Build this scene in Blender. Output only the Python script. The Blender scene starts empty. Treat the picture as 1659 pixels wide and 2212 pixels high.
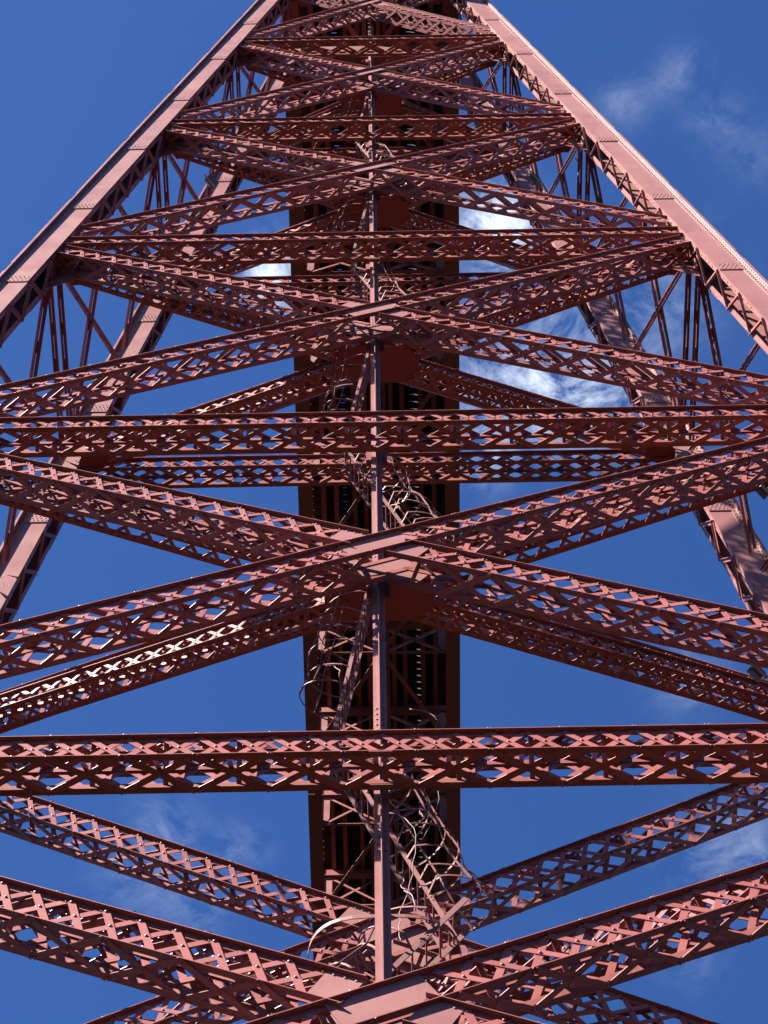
import bpy, math, random
from mathutils import Vector, Matrix
random.seed(7)
S = bpy.context.scene
COL = S.collection
V = Vector

# ------------------------------------------------------------------ camera
FPX, PITCH, ROLL, YAW = 5000.0, 1.1570809, -0.0206943, 0.0037942     # focal length in picture units (picture 1659 x 2212)
CAM = V((0.0419, -14.7893, 0.0))
_cp, _sp = math.cos(PITCH), math.sin(PITCH)
CF = V((math.sin(YAW) * _cp, math.cos(YAW) * _cp, _sp))
_r = V((math.cos(YAW), -math.sin(YAW), 0)); _u = _r.cross(CF)
CR = math.cos(ROLL) * _r + math.sin(ROLL) * _u
CU = -math.sin(ROLL) * _r + math.cos(ROLL) * _u
cd = bpy.data.cameras.new('camera'); cam = bpy.data.objects.new('camera', cd); COL.objects.link(cam)
cd.sensor_fit = 'VERTICAL'; cd.sensor_height = 24.0; cd.sensor_width = 18.0
cd.lens = FPX / 2212.0 * 24.0
cd.clip_start = 0.1; cd.clip_end = 5000
M = Matrix((CR, CU, -CF)).transposed().to_4x4(); M.translation = CAM
cam.matrix_world = M
S.camera = cam

# ------------------------------------------------------------------ sky and sun
SUN_AZ, SUN_EL = math.radians(62), math.radians(46)     # azimuth measured from the viewer's back towards the left
SUN = V((-math.sin(SUN_AZ) * math.cos(SUN_EL), -math.cos(SUN_AZ) * math.cos(SUN_EL), math.sin(SUN_EL)))
sl = bpy.data.lights.new('sun', 'SUN'); sl.energy = 5.0; sl.angle = math.radians(0.5); sl.color = (1, 0.95, 0.88)
so = bpy.data.objects.new('sun', sl); COL.objects.link(so)
so.rotation_euler = SUN.to_track_quat('Z', 'Y').to_euler(); so.location = (-60, -50, 120)
W = bpy.data.worlds.new('World'); S.world = W; W.use_nodes = True
nt = W.node_tree; nt.nodes.clear()
def nd(t, typ, **kw):
    n = t.nodes.new(typ)
    for k, v in kw.items(): setattr(n, k, v)
    return n
def lk(t, a, b): t.links.new(a, b)
def mth(t, op, a, b=None, c=None, clamp=False):
    n = nd(t, 'ShaderNodeMath', operation=op, use_clamp=clamp)
    for i, x in enumerate((a, b, c)):
        if x is None: continue
        if isinstance(x, (int, float)): n.inputs[i].default_value = x
        else: lk(t, x, n.inputs[i])
    return n.outputs[0]
sky = nd(nt, 'ShaderNodeTexSky', sky_type='NISHITA'); sky.sun_disc = False
sky.sun_elevation = SUN_EL; sky.sun_rotation = math.atan2(SUN.x, SUN.y)
sky.altitude = 600; sky.air_density = 0.46; sky.dust_density = 0.2; sky.ozone_density = 6.0
SKY_STRENGTH = 0.05
geo = nd(nt, 'ShaderNodeTexCoord')
sep = nd(nt, 'ShaderNodeSeparateXYZ'); lk(nt, geo.outputs['Generated'], sep.inputs[0])
zc = mth(nt, 'MAXIMUM', sep.outputs[2], 0.06)
px = mth(nt, 'DIVIDE', sep.outputs[0], zc); py = mth(nt, 'DIVIDE', sep.outputs[1], zc)
cmb = nd(nt, 'ShaderNodeCombineXYZ'); lk(nt, px, cmb.inputs[0]); lk(nt, py, cmb.inputs[1])
def noise(t, vec, scale, detail, rough, dist=0.0):
    n = nd(t, 'ShaderNodeTexNoise'); n.inputs['Scale'].default_value = scale; n.inputs['Detail'].default_value = detail
    n.inputs['Roughness'].default_value = rough; n.inputs['Distortion'].default_value = dist
    if vec is not None: lk(t, vec, n.inputs['Vector'])
    return n.outputs['Fac']
big = noise(nt, cmb.outputs[0], 5.0, 3, 0.5, 0.4)
fine = noise(nt, cmb.outputs[0], 30.0, 12, 0.70, 0.5)
# broad cloud banks of the afternoon sky: (x/z, y/z, radius, amount)
def sky_xy(u, v):
    d = CF * FPX + CR * (u - 829.5) - CU * (v - 1106)
    return d.x / d.z, d.y / d.z
bank = None
for (u, v, rad, amt) in ((1130, 790, 0.03, 0.5), (1345, 225, 0.010, 0.13), (1480, 140, 0.009, 0.10), (1440, 180, 0.008, 0.09), (1545, 260, 0.012, 0.08), (1060, 480, 0.016, 0.9), (590, 595, 0.014, 0.8),
                         (1390, 640, 0.03, 0.17), (360, 1800, 0.016, 0.17), (520, 1830, 0.012, 0.12), (300, 1900, 0.02, 0.10), (1580, 1840, 0.026, 0.18), (1480, 1470, 0.018, 0.12), (1250, 860, 0.022, 0.55),
                         (430, 1960, 0.014, 0.14), (1500, 2080, 0.016, 0.06), (1110, 525, 0.014, 0.6), (1040, 980, 0.014, 0.5), (1640, 330, 0.014, 0.07)):
    a, b = sky_xy(u, v)
    dx = mth(nt, 'SUBTRACT', px, a); dy = mth(nt, 'SUBTRACT', py, b)
    d2 = mth(nt, 'ADD', mth(nt, 'MULTIPLY', dx, dx), mth(nt, 'MULTIPLY', dy, dy))
    g = mth(nt, 'MULTIPLY', mth(nt, 'EXPONENT', mth(nt, 'MULTIPLY', d2, -1 / (rad * rad))), amt)
    bank = g if bank is None else mth(nt, 'ADD', bank, g)
far = mth(nt, 'MULTIPLY', mth(nt, 'SUBTRACT', big, 0.72, clamp=True), 0.15)
cov = mth(nt, 'ADD', bank, far)
dens = mth(nt, 'ADD', mth(nt, 'MULTIPLY', mth(nt, 'SUBTRACT', fine, 0.5), 5.0), 0.45)
cl = mth(nt, 'MULTIPLY', cov, mth(nt, 'MINIMUM', mth(nt, 'MAXIMUM', dens, 0.0), 1.2), clamp=True)
cl = mth(nt, 'MINIMUM', cl, 0.85)
hsv = nd(nt, 'ShaderNodeHueSaturation'); hsv.inputs['Hue'].default_value = 0.506; hsv.inputs['Saturation'].default_value = 1.13; hsv.inputs['Value'].default_value = 1.0
lk(nt, sky.outputs[0], hsv.inputs['Color'])
mx = nd(nt, 'ShaderNodeMix', data_type='RGBA'); lk(nt, cl, mx.inputs['Factor']); lk(nt, hsv.outputs[0], mx.inputs['A'])
mx.inputs['B'].default_value = (3.7, 4.1, 4.8, 1)
bg = nd(nt, 'ShaderNodeBackground'); bg.inputs['Strength'].default_value = SKY_STRENGTH; lk(nt, mx.outputs['Result'], bg.inputs['Color'])
out = nd(nt, 'ShaderNodeOutputWorld'); lk(nt, bg.outputs[0], out.inputs[0])
S.view_settings.view_transform = 'Standard'; S.view_settings.look = 'None'
S.view_settings.gamma = 1.0; S.view_settings.use_curve_mapping = False
S.view_settings.exposure = 2.75
S.render.engine = 'CYCLES'
S.cycles.max_bounces = 8; S.cycles.diffuse_bounces = 2; S.cycles.glossy_bounces = 3

# ------------------------------------------------------------------ materials
def paint(name, base, rough=0.42, dirt=(0.06, 0.022, 0.016), dirt_amt=0.35, spec=0.25, bump=0.12, rust=0.5, vary=0.22):
    m = bpy.data.materials.new(name); m.use_nodes = True; t = m.node_tree
    b = t.nodes['Principled BSDF']
    def mix(f, A, B):
        n = nd(t, 'ShaderNodeMix', data_type='RGBA')
        for k, x in (('A', A), ('B', B)):
            if isinstance(x, tuple): n.inputs[k].default_value = (*x, 1)
            else: lk(t, x, n.inputs[k])
        if isinstance(f, float): n.inputs['Factor'].default_value = f
        else: lk(t, f, n.inputs['Factor'])
        return n.outputs['Result']
    def ramp(x, lo, hi):
        n = nd(t, 'ShaderNodeMapRange'); n.inputs['From Min'].default_value = lo; n.inputs['From Max'].default_value = hi; lk(t, x, n.inputs['Value']); return n.outputs[0]
    tc = nd(t, 'ShaderNodeTexCoord'); P = tc.outputs['Object']
    n1 = noise(t, P, 1.3, 6, 0.62); n2 = noise(t, P, 11.0, 5, 0.65); n3 = noise(t, P, 60.0, 3, 0.6); n4 = noise(t, P, 5.0, 8, 0.75, 0.6)
    mp = nd(t, 'ShaderNodeMapping'); mp.inputs['Scale'].default_value = (9, 9, 0.9); lk(t, P, mp.inputs['Vector']); st = noise(t, mp.outputs[0], 1.6, 5, 0.7)   # run-off streaks
    isl = nd(t, 'ShaderNodeNewGeometry').outputs['Random Per Island']; oi = nd(t, 'ShaderNodeObjectInfo').outputs['Random']
    rnd_ = mth(t, 'FRACT', mth(t, 'ADD', isl, oi))
    c = mix(ramp(n1, 0.3, 0.7), tuple(x * 0.88 for x in base), tuple(x * 1.1 for x in base))
    g = sum(base) / 3
    c = mix(mth(t, 'MULTIPLY', ramp(n4, 0.52, 0.75), 0.35), c, (base[0] * 1.12, base[1] * 1.35, base[2] * 1.35))      # chalky, faded paint
    c = mix(mth(t, 'MULTIPLY', ramp(st, 0.55, 0.75), dirt_amt), c, dirt)
    c = mix(mth(t, 'MULTIPLY', ramp(mth(t, 'ADD', mth(t, 'MULTIPLY', n1, 0.5), mth(t, 'MULTIPLY', n2, 0.5)), 0.53, 0.68), dirt_amt * 0.8), c, dirt)
    c = mix(mth(t, 'MULTIPLY', ramp(mth(t, 'ADD', mth(t, 'MULTIPLY', n4, 0.6), mth(t, 'MULTIPLY', n3, 0.4)), 0.62, 0.68), rust), c, (0.075, 0.022, 0.008))
    hs = nd(t, 'ShaderNodeHueSaturation'); lk(t, c, hs.inputs['Color']); lk(t, mth(t, 'ADD', mth(t, 'MULTIPLY', rnd_, vary), 1 - vary * 0.55), hs.inputs['Value'])
    lk(t, hs.outputs[0], b.inputs['Base Color'])
    lk(t, mth(t, 'ADD', mth(t, 'MULTIPLY', n1, 0.3), rough - 0.12), b.inputs['Roughness'])
    b.inputs['Specular IOR Level'].default_value = spec
    bp = nd(t, 'ShaderNodeBump'); bp.inputs['Strength'].default_value = bump; bp.inputs['Distance'].default_value = 0.004
    lk(t, mth(t, 'ADD', n3, mth(t, 'MULTIPLY', n2, 1.5)), bp.inputs['Height']); lk(t, bp.outputs[0], b.inputs['Normal'])
    return m
m_plate = paint('red_paint_plate', (0.178, 0.074, 0.067), 0.42, dirt=(0.115, 0.04, 0.032), dirt_amt=0.5, vary=0.10)
m_bar = paint('red_paint_bar', (0.19, 0.056, 0.050), 0.42, dirt_amt=0.3)
m_chord = paint('red_paint_chord', (0.165, 0.046, 0.039), 0.45, dirt=(0.050, 0.021, 0.014), dirt_amt=0.55)
m_gusset = paint('red_paint_gusset', (0.15, 0.030, 0.027), 0.5, dirt_amt=0.25)
m_deck = paint('red_paint_deck', (0.17, 0.044, 0.039), 0.5, dirt=(0.035, 0.018, 0.015), dirt_amt=0.5)
m_ladder = paint('red_paint_ladder', (0.125, 0.042, 0.037), 0.6, dirt=(0.06, 0.034, 0.028), dirt_amt=0.5)
m_wood = paint('dark_timber', (0.03, 0.021, 0.017), 0.8, dirt=(0.012, 0.009, 0.007), dirt_amt=0.6, spec=0.15, rust=0.0)
m_galv = paint('galvanised_grey', (0.22, 0.21, 0.2), 0.4, dirt=(0.1, 0.07, 0.06), dirt_amt=0.5, rust=0.2)
m_black = paint('black_rubber', (0.02, 0.02, 0.02), 0.6, dirt=(0.03, 0.03, 0.03), dirt_amt=0.2)
m_lamp = paint('dark_lamp_housing', (0.06, 0.055, 0.055), 0.4, dirt=(0.03, 0.025, 0.02), dirt_amt=0.4)
mg = bpy.data.materials.new('lamp_glass'); mg.use_nodes = True
mg.node_tree.nodes['Principled BSDF'].inputs['Base Color'].default_value = (0.3, 0.31, 0.31, 1)
mg.node_tree.nodes['Principled BSDF'].inputs['Roughness'].default_value = 0.12
def ground_mat():
    m = bpy.data.materials.new('meadow_ground'); m.use_nodes = True; t = m.node_tree; b = t.nodes['Principled BSDF']
    tc = nd(t, 'ShaderNodeTexCoord')
    n = noise(t, tc.outputs['Object'], 0.6, 8, 0.7); r = nd(t, 'ShaderNodeValToRGB')
    r.color_ramp.elements[0].color = (0.006, 0.0065, 0.0045, 1); r.color_ramp.elements[1].color = (0.017, 0.014, 0.010, 1)
    r.color_ramp.elements[0].position = 0.4; r.color_ramp.elements[1].position = 0.65
    lk(t, n, r.inputs[0]); lk(t, r.outputs[0], b.inputs['Base Color']); b.inputs['Roughness'].default_value = 0.95; b.inputs['Specular IOR Level'].default_value = 0.05
    return m

# ------------------------------------------------------------------ mesh helpers
class MB:
    def __init__(s): s.v = []; s.f = []
    def hexa(s, p):              # p: 8 points, bottom ring 0-3, top ring 4-7
        b = len(s.v); s.v += [tuple(x) for x in p]
        c = (p[1] - p[0]).cross(p[3] - p[0]); flip = c.dot(p[4] - p[0]) < 0
        q = [(0, 3, 2, 1), (4, 5, 6, 7), (0, 1, 5, 4), (1, 2, 6, 5), (2, 3, 7, 6), (3, 0, 4, 7)]
        for f in q: s.f.append(tuple(b + i for i in (f[::-1] if flip else f)))
    def box(s, c, a, b, d, la, lb, ld):   # centre, unit axes, full lengths
        a = a * la / 2; b = b * lb / 2; d = d * ld / 2
        s.hexa([c - a - b - d, c + a - b - d, c + a + b - d, c - a + b - d, c - a - b + d, c + a - b + d, c + a + b + d, c - a + b + d])
    def prism(s, pts, off):      # polygon extruded by vector off
        b = len(s.v); n = len(pts); s.v += [tuple(p) for p in pts] + [tuple(p + off) for p in pts]
        nrm = V((0, 0, 0))
        for i in range(n): nrm += pts[i].cross(pts[(i + 1) % n])
        fl = nrm.dot(off) > 0
        f1 = tuple(range(b, b + n)); f2 = tuple(range(b + n, b + 2 * n))
        s.f.append(f1[::-1] if fl else f1); s.f.append(f2 if fl else f2[::-1])
        for i in range(n):
            j = (i + 1) % n; q = (b + i, b + j, b + n + j, b + n + i); s.f.append(q if fl else q[::-1])
    def rivet(s, p, n, r=0.016, h=0.012):
        a = n.orthogonal().normalized(); c = n.cross(a); b = len(s.v); p = p - n * 0.001
        for (rr, hh) in ((r, 0), (r * 0.9, h * 0.62)):
            for i in range(6):
                t = i * math.pi / 3; s.v.append(tuple(p + a * (rr * math.cos(t)) + c * (rr * math.sin(t)) + n * hh))
        s.v.append(tuple(p + n * h))
        for i in range(6):
            j = (i + 1) % 6
            s.f.append((b + i, b + j, b + 6 + j, b + 6 + i)); s.f.append((b + 6 + i, b + 6 + j, b + 12))
    def tube(s, pts, r, n=6, closed=False):
        b = len(s.v); L = len(pts)
        for i, p in enumerate(pts):
            t = (pts[(i + 1) % L] - pts[i - 1]) if closed else (pts[min(i + 1, L - 1)] - pts[max(i - 1, 0)])
            t = t.normalized(); a = t.orthogonal().normalized() if i == 0 else (pa - t * pa.dot(t)).normalized()
            pa = a; c = t.cross(a)
            for k in range(n):
                w = 2 * math.pi * k / n; s.v.append(tuple(p + a * (r * math.cos(w)) + c * (r * math.sin(w))))
        for i in range(L if closed else L - 1):
            for k in range(n):
                j = (i + 1) % L; k2 = (k + 1) % n
                s.f.append((b + i * n + k, b + i * n + k2, b + j * n + k2, b + j * n + k))
        if not closed:
            s.f.append(tuple(range(b, b + n))[::-1]); s.f.append(tuple(range(b + (L - 1) * n, b + L * n)))
    def ribbon(s, pts, wd, w, th):   # flat strip along pts; wd(i) width direction, w width, th thickness
        b = len(s.v); L = len(pts)
        for i, p in enumerate(pts):
            t = (pts[min(i + 1, L - 1)] - pts[max(i - 1, 0)]).normalized(); a = wd(i); a = (a - t * a.dot(t)).normalized(); c = t.cross(a)
            for (x, y) in ((-1, -1), (1, -1), (1, 1), (-1, 1)): s.v.append(tuple(p + a * (x * w / 2) + c * (y * th / 2)))
        for i in range(L - 1):
            for k in range(4):
                k2 = (k + 1) % 4; s.f.append((b + i * 4 + k, b + i * 4 + k2, b + i * 4 + 4 + k2, b + i * 4 + 4 + k))
        s.f.append((b + 3, b + 2, b + 1, b)); e = b + (L - 1) * 4; s.f.append((e, e + 1, e + 2, e + 3))
    def mesh(s, name, mat):
        me = bpy.data.meshes.new(name); me.from_pydata(s.v, [], s.f); me.materials.append(mat); me.update(); return me
    def obj(s, name, mat, parent=None, kind=None):
        if not s.v: return None
        o = bpy.data.objects.new(name, s.mesh(name, mat)); COL.objects.link(o); attach(o, parent)
        if kind: o['kind'] = kind
        return o
ROOT = {}
def attach(o, parent):
    if parent is None: return
    o.parent = parent
    t = ROOT.get(parent.name)
    if t is not None: o.matrix_parent_inverse = Matrix.Translation(-t)
def thing(name, label, cat, loc=V((0, 0, 0)), group=None):
    o = bpy.data.objects.new(name, None); COL.objects.link(o); o.location = loc
    o['label'] = label; o['category'] = cat
    if group: o['group'] = group
    ROOT[o.name] = V(loc); return o
def tag(o, label, cat, group=None):
    o['label'] = label; o['category'] = cat
    if group: o['group'] = group
    return o
def part_empty(name, parent):
    o = bpy.data.objects.new(name, None); COL.objects.link(o); attach(o, parent); return o

# ------------------------------------------------------------------ ground
g = MB(); R = 3000
g.v = [(-R, -R, -1.6), (R, -R, -1.6), (R, R, -1.6), (-R, R, -1.6)]; g.f = [(0, 1, 2, 3)]
go = g.obj('ground', ground_mat()); go['kind'] = 'structure'

# ------------------------------------------------------------------ pier geometry
Z0, H = 21.0686, 10.0
AX, BX, AY, BY = 10.25706, 0.1135353, 3.7872, 0.0338011
def wx(z): return AX - BX * z
def wy(z): return AY - BY * z
def zk(k): return Z0 + H * k
def project(p):
    d = p - CAM; z = d.dot(CF); return 829.5 + FPX * d.dot(CR) / z, 1106 - FPX * d.dot(CU) / z, z
pier = thing('viaduct_pier', 'tall dusky red riveted lattice iron pier tapering up towards the dark bridge deck', 'bridge pier', V((0, 0, -1.6)))
FRONT_N = V((0, -1, BY)).normalized(); FRONT_UP = V((0, BY, 1)).normalized()
REAR_N = V((0, 1, BY)).normalized(); REAR_UP = V((0, -BY, 1)).normalized()
FL, LEG, TH = 0.072, 0.082, 0.010          # chord angle: outstanding flange, inner leg, thickness
bars = []                                   # every lattice bar: (score, member, centre, axis, width axis, thickness axis, length, width, thickness)

def lattice(face, member, A, e, L, fo, so, fn, span, per, wid, th, score, rv, start=0.0, gaps=()):
    """X lattice on one face of a box member: fo = offset of face centre line, so = across direction, fn = outward normal."""
    n = max(1, int(round(L / per))); p = L / n
    for i in range(n):
        a, b = i * p, (i + 1) * p
        mid = (a + b) / 2
        if any(g0 - 0.05 < mid < g1 + 0.05 for g0, g1 in gaps): continue
        q = [A + e * a + fo - so * (span / 2), A + e * b + fo - so * (span / 2), A + e * b + fo + so * (span / 2), A + e * a + fo + so * (span / 2)]
        ins = 0.022
        for (s0, s1, lay) in ((q[0] + e * ins, q[2] - e * ins, 0), (q[1] - e * ins, q[3] + e * ins, 1)):
            off = fn * (th * (0.55 + 1.02 * lay))
            jit = 0.006 if random.random() > 0.04 else 0.022
            s0 = s0 + e * random.uniform(-jit, jit); s1 = s1 + e * random.uniform(-jit, jit) + fn * random.uniform(-.002, .002)
            d = s1 - s0; ln = d.length; d = d / ln
            ln2 = ln + 0.045
            c = (s0 + s1) / 2 + off; w = fn.cross(d)
            bars.append([score, member, c, d, w, fn, ln2, wid, th, face])
            if rv:
                top = fn * (th * (0.55 + 1.02 * lay) + th * 0.5)
                for s in (s0, s1): rv[0].rivet(s + top, fn, rv[1], rv[1] * 0.95)
        if rv: rv[0].rivet((q[0] + q[2]) / 2 + fn * (th * 2.05), fn, rv[1], rv[1] * 0.95)

def box_member(name, A, B, n, up, hb, db, per=0.38, rivets=0.0, score=1.0, gaps=(), parts=None, barw=0.070, plan=False, faces='fbtk'):
    """Riveted box girder between A and B: four chord angles laced on all four faces."""
    e = (B - A); L = e.length; e /= L
    n = (n - e * n.dot(e)).normalized(); s = n.cross(e)
    if s.dot(up) < 0: s = -s
    member = part_empty(name, pier)
    for nm, pm_ in (parts or []): pm_.obj(nm, m_plate, member)
    for sn in (1, -1):
        for ss in (1, -1):
            m = MB()
            # outstanding flange, level with the top or bottom of the box
            m.box(A + e * (L / 2) + n * (sn * (db / 2 - FL / 2)) + s * (ss * (hb / 2 - TH / 2)), e, n, s, L, FL, TH)
            # inner leg
            m.box(A + e * (L / 2) + n * (sn * (db / 2 - FL + TH / 2)) + s * (ss * (hb / 2 - TH - (LEG - TH) / 2)), e, n, s, L, TH, LEG - TH)
            if rivets:
                k = int(L / 0.76)
                for i in range(k):
                    for dx in (-0.045, 0.045):
                        p = A + e * ((i + 0.5) * L / k + dx * 0.8)
                        m.rivet(p + n * (sn * (db / 2 - 0.028)) + s * (ss * (hb / 2 - (TH if ss > 0 else 0))), -s if ss > 0 else -s, rivets, rivets * 0.7) if sn > 0 and ss > 0 else None
            m.obj('chord_angle', m_chord, member)
    rv = (MB(), rivets) if rivets else None
    if 'f' in faces: lattice('f', member, A, e, L, n * (db / 2 - FL + TH), s, n, hb - 0.085, per, barw, 0.009, score * 0.5, rv, gaps=gaps)
    if 'b' in faces: lattice('b', member, A, e, L, s * (-hb / 2), n, -s, db - 0.075, per * (1 if plan else 2), barw - 0.002, 0.009, score, rv, gaps=gaps)
    if 'k' in faces: lattice('k', member, A, e, L, n * (-db / 2 + FL - TH), s, -n, hb - 0.085, per, barw, 0.009, score * 0.2, None, gaps=gaps)
    if 't' in faces: lattice('t', member, A, e, L, s * (hb / 2), n, s, db - 0.075, per * (1 if plan else 2), barw - 0.002, 0.009, score * 0.1, None, gaps=gaps)
    nd_ = max(2, int(round(L / (per * 2))))                # cross bars inside the box, one pair near every node
    for i in range(nd_ if rivets and not plan else 0):
        if any(g0 < (i + .5) * L / nd_ < g1 for g0, g1 in gaps): continue
        for q in (-1, 1):
            p0 = A + e * ((i + .5) * L / nd_ + q * 0.05) + n * (db / 2 - FL) + s * (q * (hb / 2 - 0.05)); p1 = A + e * ((i + .5) * L / nd_ + q * 0.05) - n * (db / 2 - FL) - s * (q * (hb / 2 - 0.05))
            d = p1 - p0; ln = d.length; d = d / ln
            bars.append([score * 0.2, member, (p0 + p1) / 2, d, e, d.cross(e) * -1, ln, 0.055, 0.009, 'd'])
    if plan: lattice('t', member, A + e * (per / 2), e, L - per, s * (hb / 2 + 0.022), n, s, db - 0.075, per, barw, 0.009, score * 0.1, None)
    if rv: rv[0].obj('rivet_heads', m_chord, member, 'stuff')
    return member

HB, DB = 0.457, 0.454
# --- horizontal struts of the near and far faces
def strut(k, face):
    z = zk(k) - (0.0 if face == 'front' else (0.4, 0.36, 0.13, 0.09, 0.06, 0.0)[k]); sgn, n, up = (-1, FRONT_N, FRONT_UP) if face == 'front' else (1, REAR_N, REAR_UP)
    zc = z - HB / 2
    y = sgn * wy(zc); c = V((0, y, zc)) - n * (DB / 2)
    w = wx(zc) + 0.02
    near = face == 'front' and k <= 2
    plates = []
    nn = FRONT_N if face == 'front' else -REAR_N         # the plate that shows from below in front
    for sn in (-1, 1):
        pl = MB(); pl.box(c + n * (sn * (DB / 2 - 0.035)) - up * (HB / 2 + 0.012), V((1, 0, 0)), n, up, 0.24, 0.066, 0.012)
        for x in (-0.09, -0.03, 0.03, 0.09): pl.rivet(c + V((x, 0, 0)) + n * (sn * (DB / 2 - 0.035)) - up * (HB / 2 + 0.018), -up, 0.016, 0.012)
        plates.append(('splice_plate', pl))
    box_member('horizontal_strut', c - V((w, 0, 0)), c + V((w, 0, 0)), FRONT_N if face == 'front' else -REAR_N, up, HB, DB,
               rivets=(0.0165 if near else 0.0), score=(3.0 if face == 'front' else 0.3), parts=plates)
for k in (-1, 0, 1, 2, 3, 4, 5): strut(k, 'front')
for k in (0, 1, 2, 3, 4, 5): strut(k, 'rear')

# --- X braces of the near and far faces: one brace runs through, the other butts against it
def xpanel(k, face):
    sgn, n, up = (-1, FRONT_N, FRONT_UP) if face == 'front' else (1, -REAR_N, REAR_UP)
    def pt(sx, z):
        p = V((sx * (wx(z) + 0.02), sgn * wy(z), z)); return p - (FRONT_N if face == 'front' else REAR_N) * (DB / 2 + 0.004)
    sag = 0.0 if face == 'front' else (0.43, 0.25, 0.12, 0.06, 0.0)[k]      # the far braces sit a little lower
    za, zb = zk(k) + 0.44 - sag, zk(k + 1) - 0.75 - sag
    near = face == 'front' and k <= 1 or face == 'rear' and k == 0
    sc = 2.4 if face == 'front' else 0.25
    rvt = 0.0165 if near else 0.0
    A, B = pt(-1, za), pt(1, zb); C, D = pt(1, za), pt(-1, zb)
    e = (B - A); L = e.length; e /= L
    t = wx(za) / (wx(za) + wx(zb)); X = A.lerp(B, t)
    nn = (n - e * n.dot(e)).normalized(); s = nn.cross(e); s = -s if s.z < 0 else s
    plates = []
    for sn in (-1, 1):
        pl = MB(); plates.append(('web_plate', pl))
        cc = X + nn * (sn * (DB / 2 - FL + TH + 0.007))
        pl.box(cc, e, s, nn, 0.92 if face == 'front' else 0.72, HB - 0.03, 0.012)
        if rvt:
            for i in range(9):
                for q in (-1, 1):
                    pl.rivet(cc + e * (-0.40 + i * 0.10 if face == 'front' else -0.36 + i * 0.09) + s * (q * (HB / 2 - 0.05)) + nn * (sn * 0.006), nn * sn, rvt, 0.012)
    box_member('diagonal_brace', A, B, n, up, HB, DB, rivets=rvt, score=sc, gaps=((L * t - 0.40, L * t + 0.40),), parts=plates)
    # the interrupted brace: two halves as one part
    for (P, sg) in ((C, 1), (D, -1)):
        e2 = (X - P); L2 = e2.length; e2 /= L2
        ang = abs(e.cross(e2).length); cut = (HB / 2) / ang + (HB / 2) / math.tan(math.asin(min(1, ang))) * 0.0 + 0.005
        Q = P + e2 * (L2 - cut)
        n2 = (n - e2 * n.dot(e2)).normalized(); s2 = n2.cross(e2); s2 = -s2 if s2.z < 0 else s2
        plates = []
        for sn in (-1, 1):
            pl = MB(); plates.append(('web_plate', pl))
            pl.box(Q - e2 * 0.19 + n2 * (sn * (DB / 2 - FL + TH + 0.007)), e2, s2, n2, 0.36, HB - 0.03, 0.012)
            if rvt:
                for i in range(3):
                    for q in (-1, 1): pl.rivet(Q - e2 * (0.07 + i * 0.11) + s2 * (q * (HB / 2 - 0.05)) + n2 * (sn * (DB / 2 - FL + TH + 0.013)), n2 * sn, rvt, 0.012)
        box_member('diagonal_brace', P, Q, n, up, HB, DB, rivets=rvt, score=sc, gaps=((L2 - cut - 0.34, L2),), parts=plates)
for k in (-1, 0, 1, 2, 3, 4): xpanel(k, 'front')
for k in (0, 1, 2, 3, 4): xpanel(k, 'rear')

# --- level bracing: an X in plan at each storey, with an eight-sided plate where the arms meet
for k in (0, 1, 2, 3, 4):
    z = zk(k) - (0.30 if k else 0.66)
    for sx in (-1, 1):
        for sy in (-1, 1):
            P = V((sx * (wx(z) - 0.12), sy * (wy(z) - 0.52), z)); e = (-P).normalized(); e.z = 0; e.normalize()
            Q = V((0, 0, z)) - e * (0.35 if k else 0.2)
            n = V((e.y, -e.x, 0)); n = n if n.y < 0 else -n
            box_member('level_brace', P, Q, n, V((0, 0, 1)), HB, 0.40, per=0.33, plan=True, rivets=(0.0165 if k <= 1 else 0), score=0.6, barw=0.058, faces='fbt')
    for zz in (z - HB / 2 - 0.033, z + HB / 2 + 0.021):
        m = MB(); a, b = (0.80, 0.36) if k else (0.34, 0.2)
        pts = [V((x, y, zz)) for x, y in ((-a, -b * .35), (-a * .72, -b), (a * .72, -b), (a, -b * .35), (a, b * .35), (a * .72, b), (-a * .72, b), (-a, b * .35))]
        m.prism(pts, V((0, 0, 0.012)))
        if zz < z and k:
            for (x0, y0, dx, dy, cnt) in ((-.74, 0, 0, .06, 3), (.74, 0, 0, .06, 3), (.42, -.3, .07, .0, 4), (-.55, -.3, .07, 0, 4), (.42, .3, .07, 0, 4), (-.55, .3, .07, 0, 4), (.35, 0, .09, 0, 4), (-.6, 0, .09, 0, 4)):
                for i in range(cnt): m.rivet(V((x0 + dx * i, y0 + dy * (i - 1), zz)), V((0, 0, -1)), 0.017, 0.012)
        m.obj('gusset_plate', m_gusset, pier)

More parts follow.
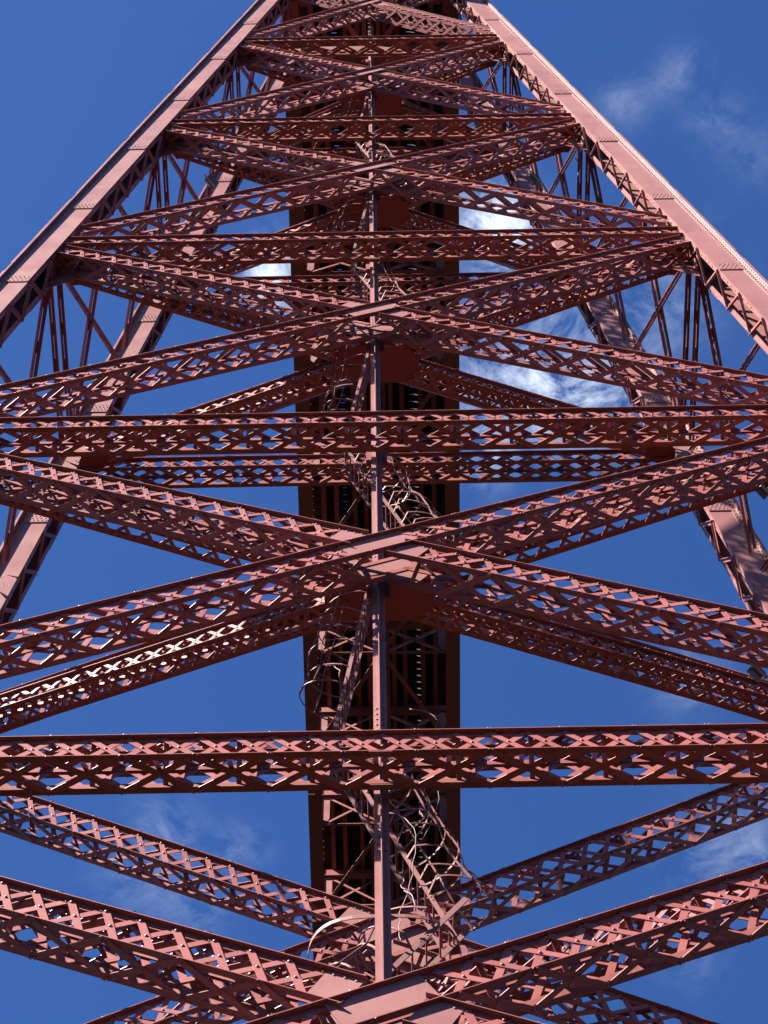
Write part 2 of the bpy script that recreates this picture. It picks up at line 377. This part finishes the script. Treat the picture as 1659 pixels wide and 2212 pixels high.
# --- corner legs
def make_leg(sx, sy):
    leg = part_empty('corner_leg', pier)
    zt, zb = 71.3, -1.7
    P = lambda a, b, z: V((sx * (wx(z) + a), sy * (wy(z) - b), z))
    def plate(m, a0, a1, b0, b1, z0, z1):
        m.hexa([P(a0, b0, z0), P(a1, b0, z0), P(a1, b1, z0), P(a0, b1, z0), P(a0, b0, z1), P(a1, b0, z1), P(a1, b1, z1), P(a0, b1, z1)])
    # the outward flange plates of a far leg mirror those of a near leg, so b runs from the face inwards
    seams = [zk(k) + 1.95 for k in range(-3, 6)] + [zk(k) + 6.95 for k in range(-3, 5)]
    seams = sorted(s for s in seams if zb < s < zt); cuts = [zb] + seams + [zt]
    for b0, vis in ((-0.02, 1), (0.49, -1)):
        for z0, z1 in zip(cuts[:-1], cuts[1:]):            # cover plates, one per length, lapped at the seams
            m = MB(); lift = 0.0
            
            o0 = -0.018 if vis > 0 else 0.018                  # each length laps over the one below it
            m.hexa([P(0, b0 + o0, z0), P(0.40, b0 + o0, z0), P(0.40, b0 + o0 + 0.013, z0), P(0, b0 + o0 + 0.013, z0), P(0, b0, z1 + 0.05), P(0.40, b0, z1 + 0.05), P(0.40, b0 + 0.013, z1 + 0.05), P(0, b0 + 0.013, z1 + 0.05)])
            m.obj('cover_plate', m_plate, leg)
    for b0, b1 in ((-0.10, 0.60),):
        for i, (z0, z1) in enumerate(zip(cuts[:-1], cuts[1:])):
            m = MB(); plate(m, 0.50, 0.525, b0, b1, z0 + 0.003, z1 - 0.003); m.obj('side_plate', m_plate, leg)
            m = MB()
            for (fa, fb) in ((-0.155, -0.14), (0.642, 0.657)): plate(m, 0.526, 0.548, b0 + 0.004, b1 - 0.004, z0 + 1.0, z1 + 0.5) if fa < 0 else None
            m.obj('side_plate', m_plate, leg)
    a = MB(); r = MB()
    nf = V((0, sy, BY)).normalized(); nin = V((-sx, 0, 0))
    for (bp, sg) in ((-0.02, -1), (0.504, 1)):
        # corner angle in the valley between cover plate and side plate
        b0, b1 = sorted((bp, bp + sg * 0.012)); plate(a, 0.40, 0.50, b0, b1, zb, zt)
        b0, b1 = sorted((bp + sg * 0.012, bp + sg * 0.085)); plate(a, 0.487, 0.50, b0, b1, zb, zt)
        # inner lip angle
        b0, b1 = sorted((bp - sg * 0.014, bp - sg * 0.11)); plate(a, 0.0, 0.013, b0, b1, zb, zt)
    a.obj('corner_angle', m_plate, leg)
    # rivets that face the viewer
    facing = -1 if sy < 0 else 1
    bf = -0.02 if sy < 0 else 0.504
    sgn = -1 if sy < 0 else 1
    nface = V((0, -1, 0.03)).normalized()
    zlo = 36 if sy < 0 else 28
    n = int((zt - zlo) / 0.125)
    for i in range(n):
        z = zlo + i * 0.125
        r.rivet(P(0.44, bf + sgn * 0.012, z), nface, 0.017, 0.016)
        r.rivet(P(0.487, bf + sgn * 0.05, z + 0.06), nin, 0.016, 0.012)
        if i % 2 == 0: r.rivet(P(0.0, bf - sgn * 0.06, z), nin, 0.018, 0.013)
    for s in seams:
        if s < zlo: continue
        for row in range(4):
            for c in range(4 if row % 2 else 5):
                r.rivet(P(0.04 + c * 0.075 + (0.037 if row % 2 else 0), bf + sgn * 0.014, s + 0.06 + row * 0.085), nface, 0.017, 0.016)
        for c in range(3): r.rivet(P(0.06 + c * 0.12, bf, s - 2.45), nface, 0.017, 0.016)
    for k in range(-1, 6):
        for (aa, dz) in ((0.07, .12), (0.10, -.02), (0.13, -.15), (0.22, -.28), (0.25, -.40), (0.28, -.52), (0.20, -.60), (0.23, -.72), (0.26, -.84), (0.04, .26), (.34, .05), (.31, -.1)):
            r.rivet(P(aa, bf, zk(k) - 0.35 + dz), nface, 0.017, 0.016)
    r.obj('rivet_heads', m_plate, leg, 'stuff')
    # seam lap plates
    # lacing between the two lips
    per = 1.43; z = zk(-1) + 2.3 if sy > 0 else 34.5
    while z < zt - 1.5:
        kk = (z - Z0) / H
        frac = (kk - math.floor(kk)) * H
        if not (frac > 8.0 or frac < 0.3):
            for (za, zb2, ba, bb) in ((z + per * .5, z, 0.04, 0.45), (z + per * .56, z + per * 0.98, 0.04, 0.45)):
                m = MB(); p, q = P(-0.012, ba, za), P(-0.012, bb, zb2)
                d = (q - p).normalized(); w = nin.cross(d).normalized()
                m.box((p + q) / 2, d, w, nin, (q - p).length + 0.06, 0.075, 0.012)
                m.box((p + q) / 2 + w * 0.033 + nin * 0.02, d, w, nin, (q - p).length + 0.06, 0.010, 0.04)
                m.obj('lacing_bar', m_bar, leg)
        z += per
    # gussets where struts and braces meet the leg
    for k in range(-1, 6):
        z = zk(k)
        for b in ((0.40,) if sy < 0 else ()):
            m = MB()
            pts = [P(0.0, b, z + 0.3), P(0.0, b, z - 2.0), P(-0.12, b, z - 1.9), P(-0.62, b, z - 1.15), P(-0.62, b, z - 0.5), P(-0.35, b, z + 0.2)]
            m.prism(pts, V((0, 0.012 * (1 if sy < 0 else -1), 0))); m.obj('node_gusset', m_gusset, leg)
        m = MB()
        pts = [P(-0.002, 0.10, z + 0.3), P(-0.002, 0.40, z + 0.3), P(-0.002, 0.40, z - 1.6), P(-0.002, 0.10, z - 1.6)]
        m.prism(pts, V((-sx * 0.012, 0, 0))); m.obj('node_gusset', m_gusset, leg)
        m = MB(); zz = z - 0.30 - HB / 2 - 0.03
        pts = [P(-0.02, 0.12, zz), P(-0.02, 0.60, zz), P(-0.15, 0.78, zz), P(-0.5, 0.76, zz), P(-0.56, 0.5, zz), P(-0.3, 0.36, zz)]
        m.prism(pts, V((0, 0, 0.012))); m.obj('node_gusset', m_gusset, leg)
    return leg
for sx in (-1, 1):
    for sy in (-1, 1): make_leg(sx, sy)

# --- side faces: struts at each storey and an X in every half storey, each of two angles with a slit between
def twin_bar(name, A, B, sx, gap=0.03, w=0.085, mat=m_bar, step=0.95):
    e = (B - A); L = e.length; e /= L
    a = V((1, 0, 0)); a = (a - e * a.x).normalized(); c = e.cross(a)
    m = MB()
    for s in (-1, 1):
        m.box((A + B) / 2 + a * (s * (gap / 2 + w / 2)), e, a, c, L, w, 0.011)
        m.box((A + B) / 2 + a * (s * (gap / 2 + 0.006)) + c * 0.045, e, a, c, L, 0.011, 0.075)
    n = max(2, int(L / step))
    for i in range(n):
        p = A + e * ((i + .5) * L / n); m.box(p - c * 0.012, e, a, c, 0.26, 2 * w + gap - 0.02, 0.011)
        for (x, y) in ((-.08, -.06), (.08, -.06), (-.08, .06), (.08, .06)): m.rivet(p + e * x + a * y - c * 0.018, -c, 0.018, 0.012)
    return m.obj(name, mat, pier)
OFF = 0.27
for sx in (-1, 1):
    Q = lambda sy, z, d=0.0: V((sx * (wx(z) + OFF + d), sy * (wy(z) - 0.62), z))
    for k in range(-1, 6):
        z = zk(k) - 0.25
        for d in (-0.09, 0.09):
            twin_bar('side_strut', Q(-1, z, d), Q(1, z, d), sx, gap=0.02, w=0.07, mat=m_chord, step=0.6)
        for (za, zb) in ((z, z + 5), (z + 5, z + 10)):
            if k == 5: break
            twin_bar('side_brace', Q(-1, zb - 0.35, 0.02), Q(1, za + 0.35, 0.02), sx, gap=0.032)
            twin_bar('side_brace', Q(-1, za + 0.35, -0.0), Q(1, zb - 0.35, 0.0), sx, gap=0.03, w=0.07)

# --- centre post of the near face: a cross section of angles
def post():
    z0, z1 = zk(-0.5), zk(5)
    P = lambda x, b, z: V((x, -wy(z) + b, z))
    po = part_empty('centre_post', pier)
    def pl(x0, x1, b0, b1, nm):
        m = MB(); m.hexa([P(x0, b0, z0), P(x1, b0, z0), P(x1, b1, z0), P(x0, b1, z0), P(x0, b0, z1), P(x1, b0, z1), P(x1, b1, z1), P(x0, b1, z1)])
        m.obj(nm, m_plate, po)
    pl(-0.076, -0.012, 0.595, 0.607, 'post_flange'); pl(0.012, 0.076, 0.595, 0.607, 'post_flange')
    pl(-0.012, 0.0, 0.475, 0.70, 'post_web'); pl(0.0005, 0.012, 0.485, 0.69, 'post_web')
    r = MB()
    for k in range(-1, 10):
        for (c, n) in ((zk(k * .5 + .5) + 1.0, 6), (zk(k * .5 + .5) - 1.6, 6)):
            for i in range(n):
                r.rivet(P(-0.04, 0.595, c + i * 0.13), V((0, -1, 0)), 0.018, 0.013); r.rivet(P(0.045, 0.595, c + i * 0.13), V((0, -1, 0)), 0.018, 0.013)
    r.obj('rivet_heads', m_plate, po, 'stuff')
    for k in (0.5, 1, 1.5, 2, 2.5, 3, 3.5, 4):
        m = MB(); z = zk(k) - (0.3 if k % 1 == 0 else 0); m.box(P(0.0, 0.625, z), V((1, 0, 0)), V((0, 0, 1)), V((0, 1, 0)), 0.3, 0.5, 0.012); m.obj('post_plate', m_gusset, po)
post()

# --- pier head under the deck
m = MB()
for sy in (-1, 1): m.box(V((0, sy * 1.2, 71.75)), V((1, 0, 0)), V((0, 1, 0)), V((0, 0, 1)), 6.0, 0.5, 0.7)
m.obj('head_beam', m_plate, pier)
m = MB()
for sx in (-1, 1):
    for sy in (-1, 1): m.box(V((sx * 2.4, sy * 1.2, 72.27)), V((1, 0, 0)), V((0, 1, 0)), V((0, 0, 1)), 0.8, 0.7, 0.34)
m.obj('bearing_block', m_plate, pier)

# --- lattice bars: the 300 that show largest are parts of their members, the rest one joined part
def bar_rank(b):
    sc, mem, c, d, w, fn, ln, wid, th, face = b
    u, v, z = project(c)
    if not (-20 < u < 1680 and -20 < v < 2230): return 0
    to = (CAM - c).normalized()
    return sc * (1 / z) ** 2 * abs(fn.dot(to)) * (1 if face in 'fb' else 0.3) * ln * wid * (0.3 if fn.dot(to) < 0 else 1)
order = sorted(range(len(bars)), key=lambda i: -bar_rank(bars[i]))
single = set(order[:300]); cache = {}
rest = MB()
for i, (sc, mem, c, d, w, fn, ln, wid, th, face) in enumerate(bars):
    if i in single:
        key = (round(ln, 2), round(wid, 3))
        if key not in cache:
            mm = MB(); mm.box(V((0, 0, 0)), V((1, 0, 0)), V((0, 1, 0)), V((0, 0, 1)), key[0], key[1], th); cache[key] = mm.mesh('lattice_bar', m_bar)
        o = bpy.data.objects.new('lattice_bar', cache[key]); COL.objects.link(o); o.parent = mem
        mt = Matrix((d, fn.cross(d), fn)).transposed().to_4x4(); mt.translation = c; o.matrix_basis = mt
    else:
        rest.box(c, d, w, fn, ln, wid, th)
rest.obj('lattice_bars', m_bar, pier, 'stuff')

# ------------------------------------------------------------------ bridge deck
DZ, DW = 72.5, 2.755
deck = thing('bridge_deck', 'dark railway viaduct deck seen from below, passing over the pier top and running away', 'bridge deck', V((0, 0, DZ)))
Y0, Y1 = -45.0, 150.0; YM, YL = (Y0 + Y1) / 2, Y1 - Y0
EX, EY, EZ = V((1, 0, 0)), V((0, 1, 0)), V((0, 0, 1))
FB = 3.5; ys = [29.5 + FB * i for i in range(-21, 35) if Y0 < 29.5 + FB * i < Y1]
for sx in (-1, 1):
    n = 24
    for i in range(n):
        y0, y1 = Y0 + YL * i / n, Y0 + YL * (i + 1) / n
        m = MB(); m.box(V((sx * (DW - 0.25), (y0 + y1) / 2, DZ + 0.012)), EX, EY, EZ, 0.5, y1 - y0 - 0.012, 0.024)
        for yy in [y0 + 0.15 + j * 0.16 for j in range(int((y1 - y0) / 0.16))]:
            if 14 < yy < 48:
                for x in (0.06, 0.2, 0.3, 0.44): m.rivet(V((sx * (DW - x), yy, DZ)), -EZ, 0.018, 0.012)
        m.obj('bottom_flange', m_deck, deck)
    for (zz, hh) in ((DZ + 0.30, 0.55), (DZ + 4.85, 0.5)):
        m = MB(); m.box(V((sx * (DW - 0.25), YM, zz)), EX, EY, EZ, 0.03, YL, hh); m.obj('girder_web', m_deck, deck)
    m = MB(); m.box(V((sx * (DW - 0.25), YM, DZ + 5.12)), EX, EY, EZ, 0.5, YL, 0.03); m.obj('top_flange', m_deck, deck)
    for i, y in enumerate(ys):
        m = MB(); m.box(V((sx * (DW - 0.25), y, DZ + 2.6)), EX, EY, EZ, 0.24, 0.16, 4.1); m.obj('girder_post', m_deck, deck)
        if i < len(ys) - 1:
            for q in (0, 1):
                A = V((sx * (DW - 0.25) + (0.05 if q else -0.05), y, DZ + (0.5 if q else 4.7))); B = V((A.x, y + FB, DZ + (4.7 if q else 0.5)))
                d = (B - A); L = d.length; d.normalize(); m = MB(); m.box((A + B) / 2, d, EX, d.cross(EX), L, 0.03, 0.17); m.obj('girder_diagonal', m_deck, deck)
for i, y in enumerate(ys):
    if not (-12 < y < 75): continue
    # sway frame: two small X panels, tapered bracket plates at the girders
    for sx in (-1, 1):
        m = MB(); x0, x1 = sx * (DW - 0.5), sx * (DW - 0.72)
        m.prism([V((sx * (DW - 0.46), y, DZ + 0.06)), V((sx * (DW - 0.56), y, DZ + 0.06)), V((sx * (DW - 0.74), y, DZ + 0.6)), V((sx * (DW - 0.74), y, DZ + 2.1)), V((sx * (DW - 0.46), y, DZ + 2.1))], V((0, 0.014, 0)))
        m.obj('bracket_plate', m_plate, deck)
        for q in (0, 1):
            A = V((sx * (DW - 0.7), y + 0.02 * q, DZ + (0.35 if q else 2.0))); B = V((sx * 0.28, y + 0.02 * q, DZ + (2.0 if q else 0.35)))
            d = (B - A); L = d.length; d.normalize(); m = MB(); m.box((A + B) / 2, d, EY, d.cross(EY), L, 0.012, 0.10); m.box((A + B) / 2 + d.cross(EY) * 0.045 + EY * 0.04, d, EY, d.cross(EY), L, 0.08, 0.012)
            m.obj('sway_brace', m_deck, deck)
    m = MB(); m.box(V((0, y, DZ + 0.10)), EX, EY, EZ, 2 * DW - 0.9, 0.10, 0.012); m.box(V((0, y, DZ + 0.16)), EX, EY, EZ, 2 * DW - 0.9, 0.012, 0.10); m.obj('cross_tie', m_deck, deck)
    m = MB()
    m.box(V((0, y, DZ + 2.35)), EX, EY, EZ, 2 * DW - 0.55, 0.016, 0.5); m.box(V((0, y, DZ + 2.1)), EX, EY, EZ, 2 * DW - 0.55, 0.2, 0.02)
    m.obj('floor_beam', m_deck, deck)
    if i % 2 == 0:                                          # lateral bracing: an X over two bays
        for s in (-1, 1):
            A = V((-s * (DW - 0.55), y + 0.1, DZ + 0.05 + 0.03 * (s > 0))); B = V((s * (DW - 0.55), y + 2 * FB - 0.1, A.z))
            d = (B - A); L = d.length; d.normalize(); m = MB(); m.box((A + B) / 2, d, d.cross(EZ), EZ, L, 0.15, 0.012); m.box((A + B) / 2 + EZ * 0.05, d, d.cross(EZ), EZ, L, 0.012, 0.09)
            m.obj('lateral_brace', m_deck, deck)
        for s in (-1, 1):
            m = MB(); x = s * (DW - 0.5)
            m.prism([V((x, y - 0.55, DZ + 0.03)), V((x, y + 0.55, DZ + 0.03)), V((x - s * 0.3, y + 0.3, DZ + 0.03)), V((x - s * 0.3, y - 0.3, DZ + 0.03))], V((0, 0, 0.012)))
            m.obj('bracing_gusset', m_deck, deck)
for x in (-1.95, -1.5, -0.85, -0.45, 0.45, 0.85, 1.5, 1.95):
    m = MB(); m.box(V((x, YM, DZ + 2.9)), EX, EY, EZ, 0.016, YL, 0.55); m.box(V((x, YM, DZ + 2.62)), EX, EY, EZ, 0.16, YL, 0.016)
    m.obj('stringer', m_deck, deck)
for x in (-0.22, 0.22):
    m = MB(); m.box(V((x, YM, DZ + 1.2)), EX, EY, EZ, 0.014, YL, 0.35); m.box(V((x, YM, DZ + 1.02)), EX, EY, EZ, 0.13, YL, 0.014); m.obj('keel_beam', m_deck, deck)
pm = MB(); pm.box(V((0, 0, 0)), EX, EY, EZ, 4.9, 0.222, 0.10); pme = pm.mesh('plank', m_wood)
tail = MB(); cnt = 0
yy = -18.0
while yy < 148:
    if cnt < 290:
        o = bpy.data.objects.new('plank', pme); COL.objects.link(o); attach(o, deck); o.location = (random.uniform(-.02, .02), yy, DZ + 3.27); cnt += 1
    else: tail.box(V((0, yy, DZ + 3.27)), EX, EY, EZ, 4.9, 0.235, 0.12)
    yy += 0.27
tail.obj('planks', m_wood, deck, 'stuff')
for (x0, x1) in ((-2.46, -1.29), (-1.13, 1.15), (1.31, 2.46)):  # added unseen sheets over the planks, blocking daylight in the gaps except along two slots
    m = MB(); m.box(V(((x0 + x1) / 2, YM, DZ + 3.42)), EX, EY, EZ, x1 - x0, YL, 0.05); m.obj('added_gap_cover', m_deck, deck)
for x in (-0.75, 0.75):
    m = MB(); m.box(V((x, YM, DZ + 3.55)), EX, EY, EZ, 0.07, YL, 0.16); m.obj('rail', m_chord, deck)

# ------------------------------------------------------------------ caged ladders zigzagging up inside the pier
def caged_ladder(A, B, side, label, start=0.9, seed=0, yw=0.44, rad=0.38, sw=0.052, hs=0.42, hw=0.03):
    """A bottom, B top; the cage stands on the +side x side."""
    rnd = random.Random(seed)
    L = thing('caged_ladder', label, 'ladder', A, 'caged ladders zigzagging up the middle of the pier')
    e = (B - A); ln = e.length; e.normalize(); c = EY - e * e.y; c.normalize(); n = e.cross(c); n = n if n.x * side > 0 else -n
    for s in (-1, 1):
        m = MB(); m.box((A + B) / 2 + c * (s * yw / 2), e, n, c, ln, sw, 0.014)
        for i in range(int(ln / 1.6)):
            for j in range(3): m.rivet(A + e * (0.8 + i * 1.6 + j * 0.07) + c * (s * yw / 2) - n * 0.0 + c * (s * 0.007), c * s, 0.014, 0.01)
        m.obj('stringer', m_ladder, L)
    nr = int(ln / 0.29); rm = MB(); rm.tube([V((0, 0, 0)), c * yw], 0.012, 6); rme = rm.mesh('rung', m_ladder)
    for i in range(nr):
        o = bpy.data.objects.new('rung', rme); COL.objects.link(o); attach(o, L); o.location = A + e * (0.2 + i * 0.29) - c * (yw / 2)
    rings = []
    nh = int((ln - start) / hs)
    for i in range(nh):
        t = start + i * hs; jx, jr = rnd.uniform(-.08, .08), rnd.uniform(-.05, .08)
        base = A + e * (t + jx); tilt = rnd.uniform(-.34, .34)
        pts = []
        for j in range(15):
            w = math.pi * j / 14; r2 = rad + jr
            pts.append(base + c * (-math.cos(w) * r2) + n * (0.10 + math.sin(w) * (r2 + 0.22)) + e * (math.sin(w) * tilt))
        pts = [base - c * (yw / 2)] + pts + [base + c * (yw / 2)]
        rings.append(pts)
        m = MB(); m.ribbon(pts, lambda q: e, hw, 0.010); m.obj('cage_hoop', m_ladder, L)
    if rings:
        for j in (4, 8, 12):
            pts = [r[j] for r in rings]
            m = MB(); m.ribbon(pts, lambda q: (n.cross(e)), 0.036, 0.007); m.obj('cage_strip', m_ladder, L)
    return L
words = ['above the lowest strut', 'above the second strut', 'above the third strut', 'above the fourth strut']
def cat(k, x, y): return V((x, y, zk(k)))
for k in range(0, 4):
    f = 1.0 - 0.12 * k
    caged_ladder(cat(k + 0.02, 0.78 * f, -0.15), cat(k + 0.5, -0.62 * f, 0.05), 1, 'ladder with round cage hoops right of the centre post, ' + words[k], seed=k)
    caged_ladder(cat(k + 0.44, -0.62 * f, -0.25), cat(k + 1.02, -0.02, -0.2), -1, 'ladder with caged back left of the centre post, ' + words[k], seed=20 + k, hs=0.6, hw=0.024, start=1.4, rad=0.27)
caged_ladder(cat(-0.22, -0.9, -0.35), cat(0.065, 0.92, -0.35), -1, 'short ladder with wide flat stringers climbing right through the landing ring', start=0.6, seed=40, sw=0.07)
    # small landing where the flights meet
# landing guard at the lowest storey
lg = thing('landing_guard', 'curved pale handrail ring with two flat posts round the lowest ladder landing', 'railing', cat(0, 0, 0))
z = zk(0) + 0.18
pts = [V((0.84 * math.copysign(abs(math.cos(t)) ** 0.6, math.cos(t)), -0.05 + 0.62 * math.copysign(abs(math.sin(t)) ** 0.8, math.sin(t)), z)) for t in [math.pi * 0.62 + i * math.pi * 1.62 / 30 for i in range(31)]]
m = MB(); m.ribbon(pts, lambda q: EZ, 0.06, 0.01); m.obj('handrail', m_ladder, lg)
for sx in (-1, 1):
    m = MB(); m.box(V((sx * 0.85, -0.05, zk(0) - 0.02)), EX, EY, EZ, 0.075, 0.012, 0.42); m.obj('guard_post', m_plate, lg)
m = MB(); m.box(V((0, -0.05, zk(0) - 0.2)), EX, EY, EZ, 1.72, 0.09, 0.012); m.obj('landing_plate', m_plate, lg)

# ------------------------------------------------------------------ loose wires on the broken cages
for (x, y, k, lab, sd) in ((0.35, -0.3, 0.05, 'thin loose wire curling through the right-hand lowest ladder cage', 3), (0.18, -0.4, 0.02, 'thin loose wire rising past the landing ring beside the centre post', 5),
                           (-0.55, -0.3, 0.55, 'thin loose wire hanging beside the lowest left-hand ladder cage', 8), (0.5, -0.2, 0.3, 'thin loose wire tangled high in the lowest right-hand ladder cage', 11)):
    r_ = random.Random(sd); p = V((x, y, zk(k))); pts = []
    for q in range(22):
        t = q / 21; pts.append(p + V((0.35 * math.sin(t * 5 + sd) * t + r_.uniform(-.02, .02), 0.22 * math.cos(t * 6 + sd), 2.6 * t)))
    m = MB(); m.tube(pts, 0.006, 5); tag(m.obj('loose_wire', m_ladder), lab, 'wire', 'loose wires on the ladder cages')

# ------------------------------------------------------------------ floodlights and a cable
def unproj(u, v, y):
    d = CF * FPX + CR * (u - 829.5) - CU * (v - 1106); t = (y - CAM.y) / d.y; return CAM + d * t
def floodlight(u, v, y, label, k=1.0):
    p = unproj(u, v, y); o = thing('floodlight', label, 'floodlight', p, 'floodlights fixed to the pier')
    ax = V((0.25 if u < 800 else -0.25, 0.5, 0.83)).normalized(); a = ax.orthogonal().normalized(); b = ax.cross(a)
    m = MB(); m.hexa([p - a * .16 * k - b * .13 * k, p + a * .16 * k - b * .13 * k, p + a * .16 * k + b * .13 * k, p - a * .16 * k + b * .13 * k,
                      p - a * .1 * k - b * .08 * k - ax * .15 * k, p + a * .1 * k - b * .08 * k - ax * .15 * k, p + a * .1 * k + b * .08 * k - ax * .15 * k, p - a * .1 * k + b * .08 * k - ax * .15 * k]); m.obj('housing', m_lamp, o)
    m = MB(); m.box(p + ax * 0.012, a, b, ax, 0.29 * k, 0.23 * k, 0.02); m.obj('lens', mg, o)
    m = MB(); m.ribbon([p - a * .17 * k - ax * .05, p - a * .17 * k - ax * .22 * k, p + a * .17 * k - ax * .22 * k, p + a * .17 * k - ax * .05], lambda q: b, 0.04, 0.01); m.obj('bracket', m_galv, o)
floodlight(456, 392, 0.9, 'small dark floodlight beside the far left leg, upper part of the pier')
floodlight(1149, 385, 0.9, 'small dark floodlight beside the far right leg, upper part of the pier')
floodlight(1648, 1062, -1.6, 'small floodlight under the level brace at the right edge of the picture', 0.6)
floodlight(1634, 1452, -2.3, 'small floodlight hanging below the lower diagonal brace at the far right', 0.6)
pts = [unproj(1243 + 12 * t + 5 * math.sin(t * 5), 342 + 42 * t, -1.2) for t in [i / 12 for i in range(13)]]
m = MB(); m.tube(pts, 0.012, 6); tag(m.obj('hanging_cable', m_black), 'thin black cable dangling below the level brace near the upper right leg', 'cable')
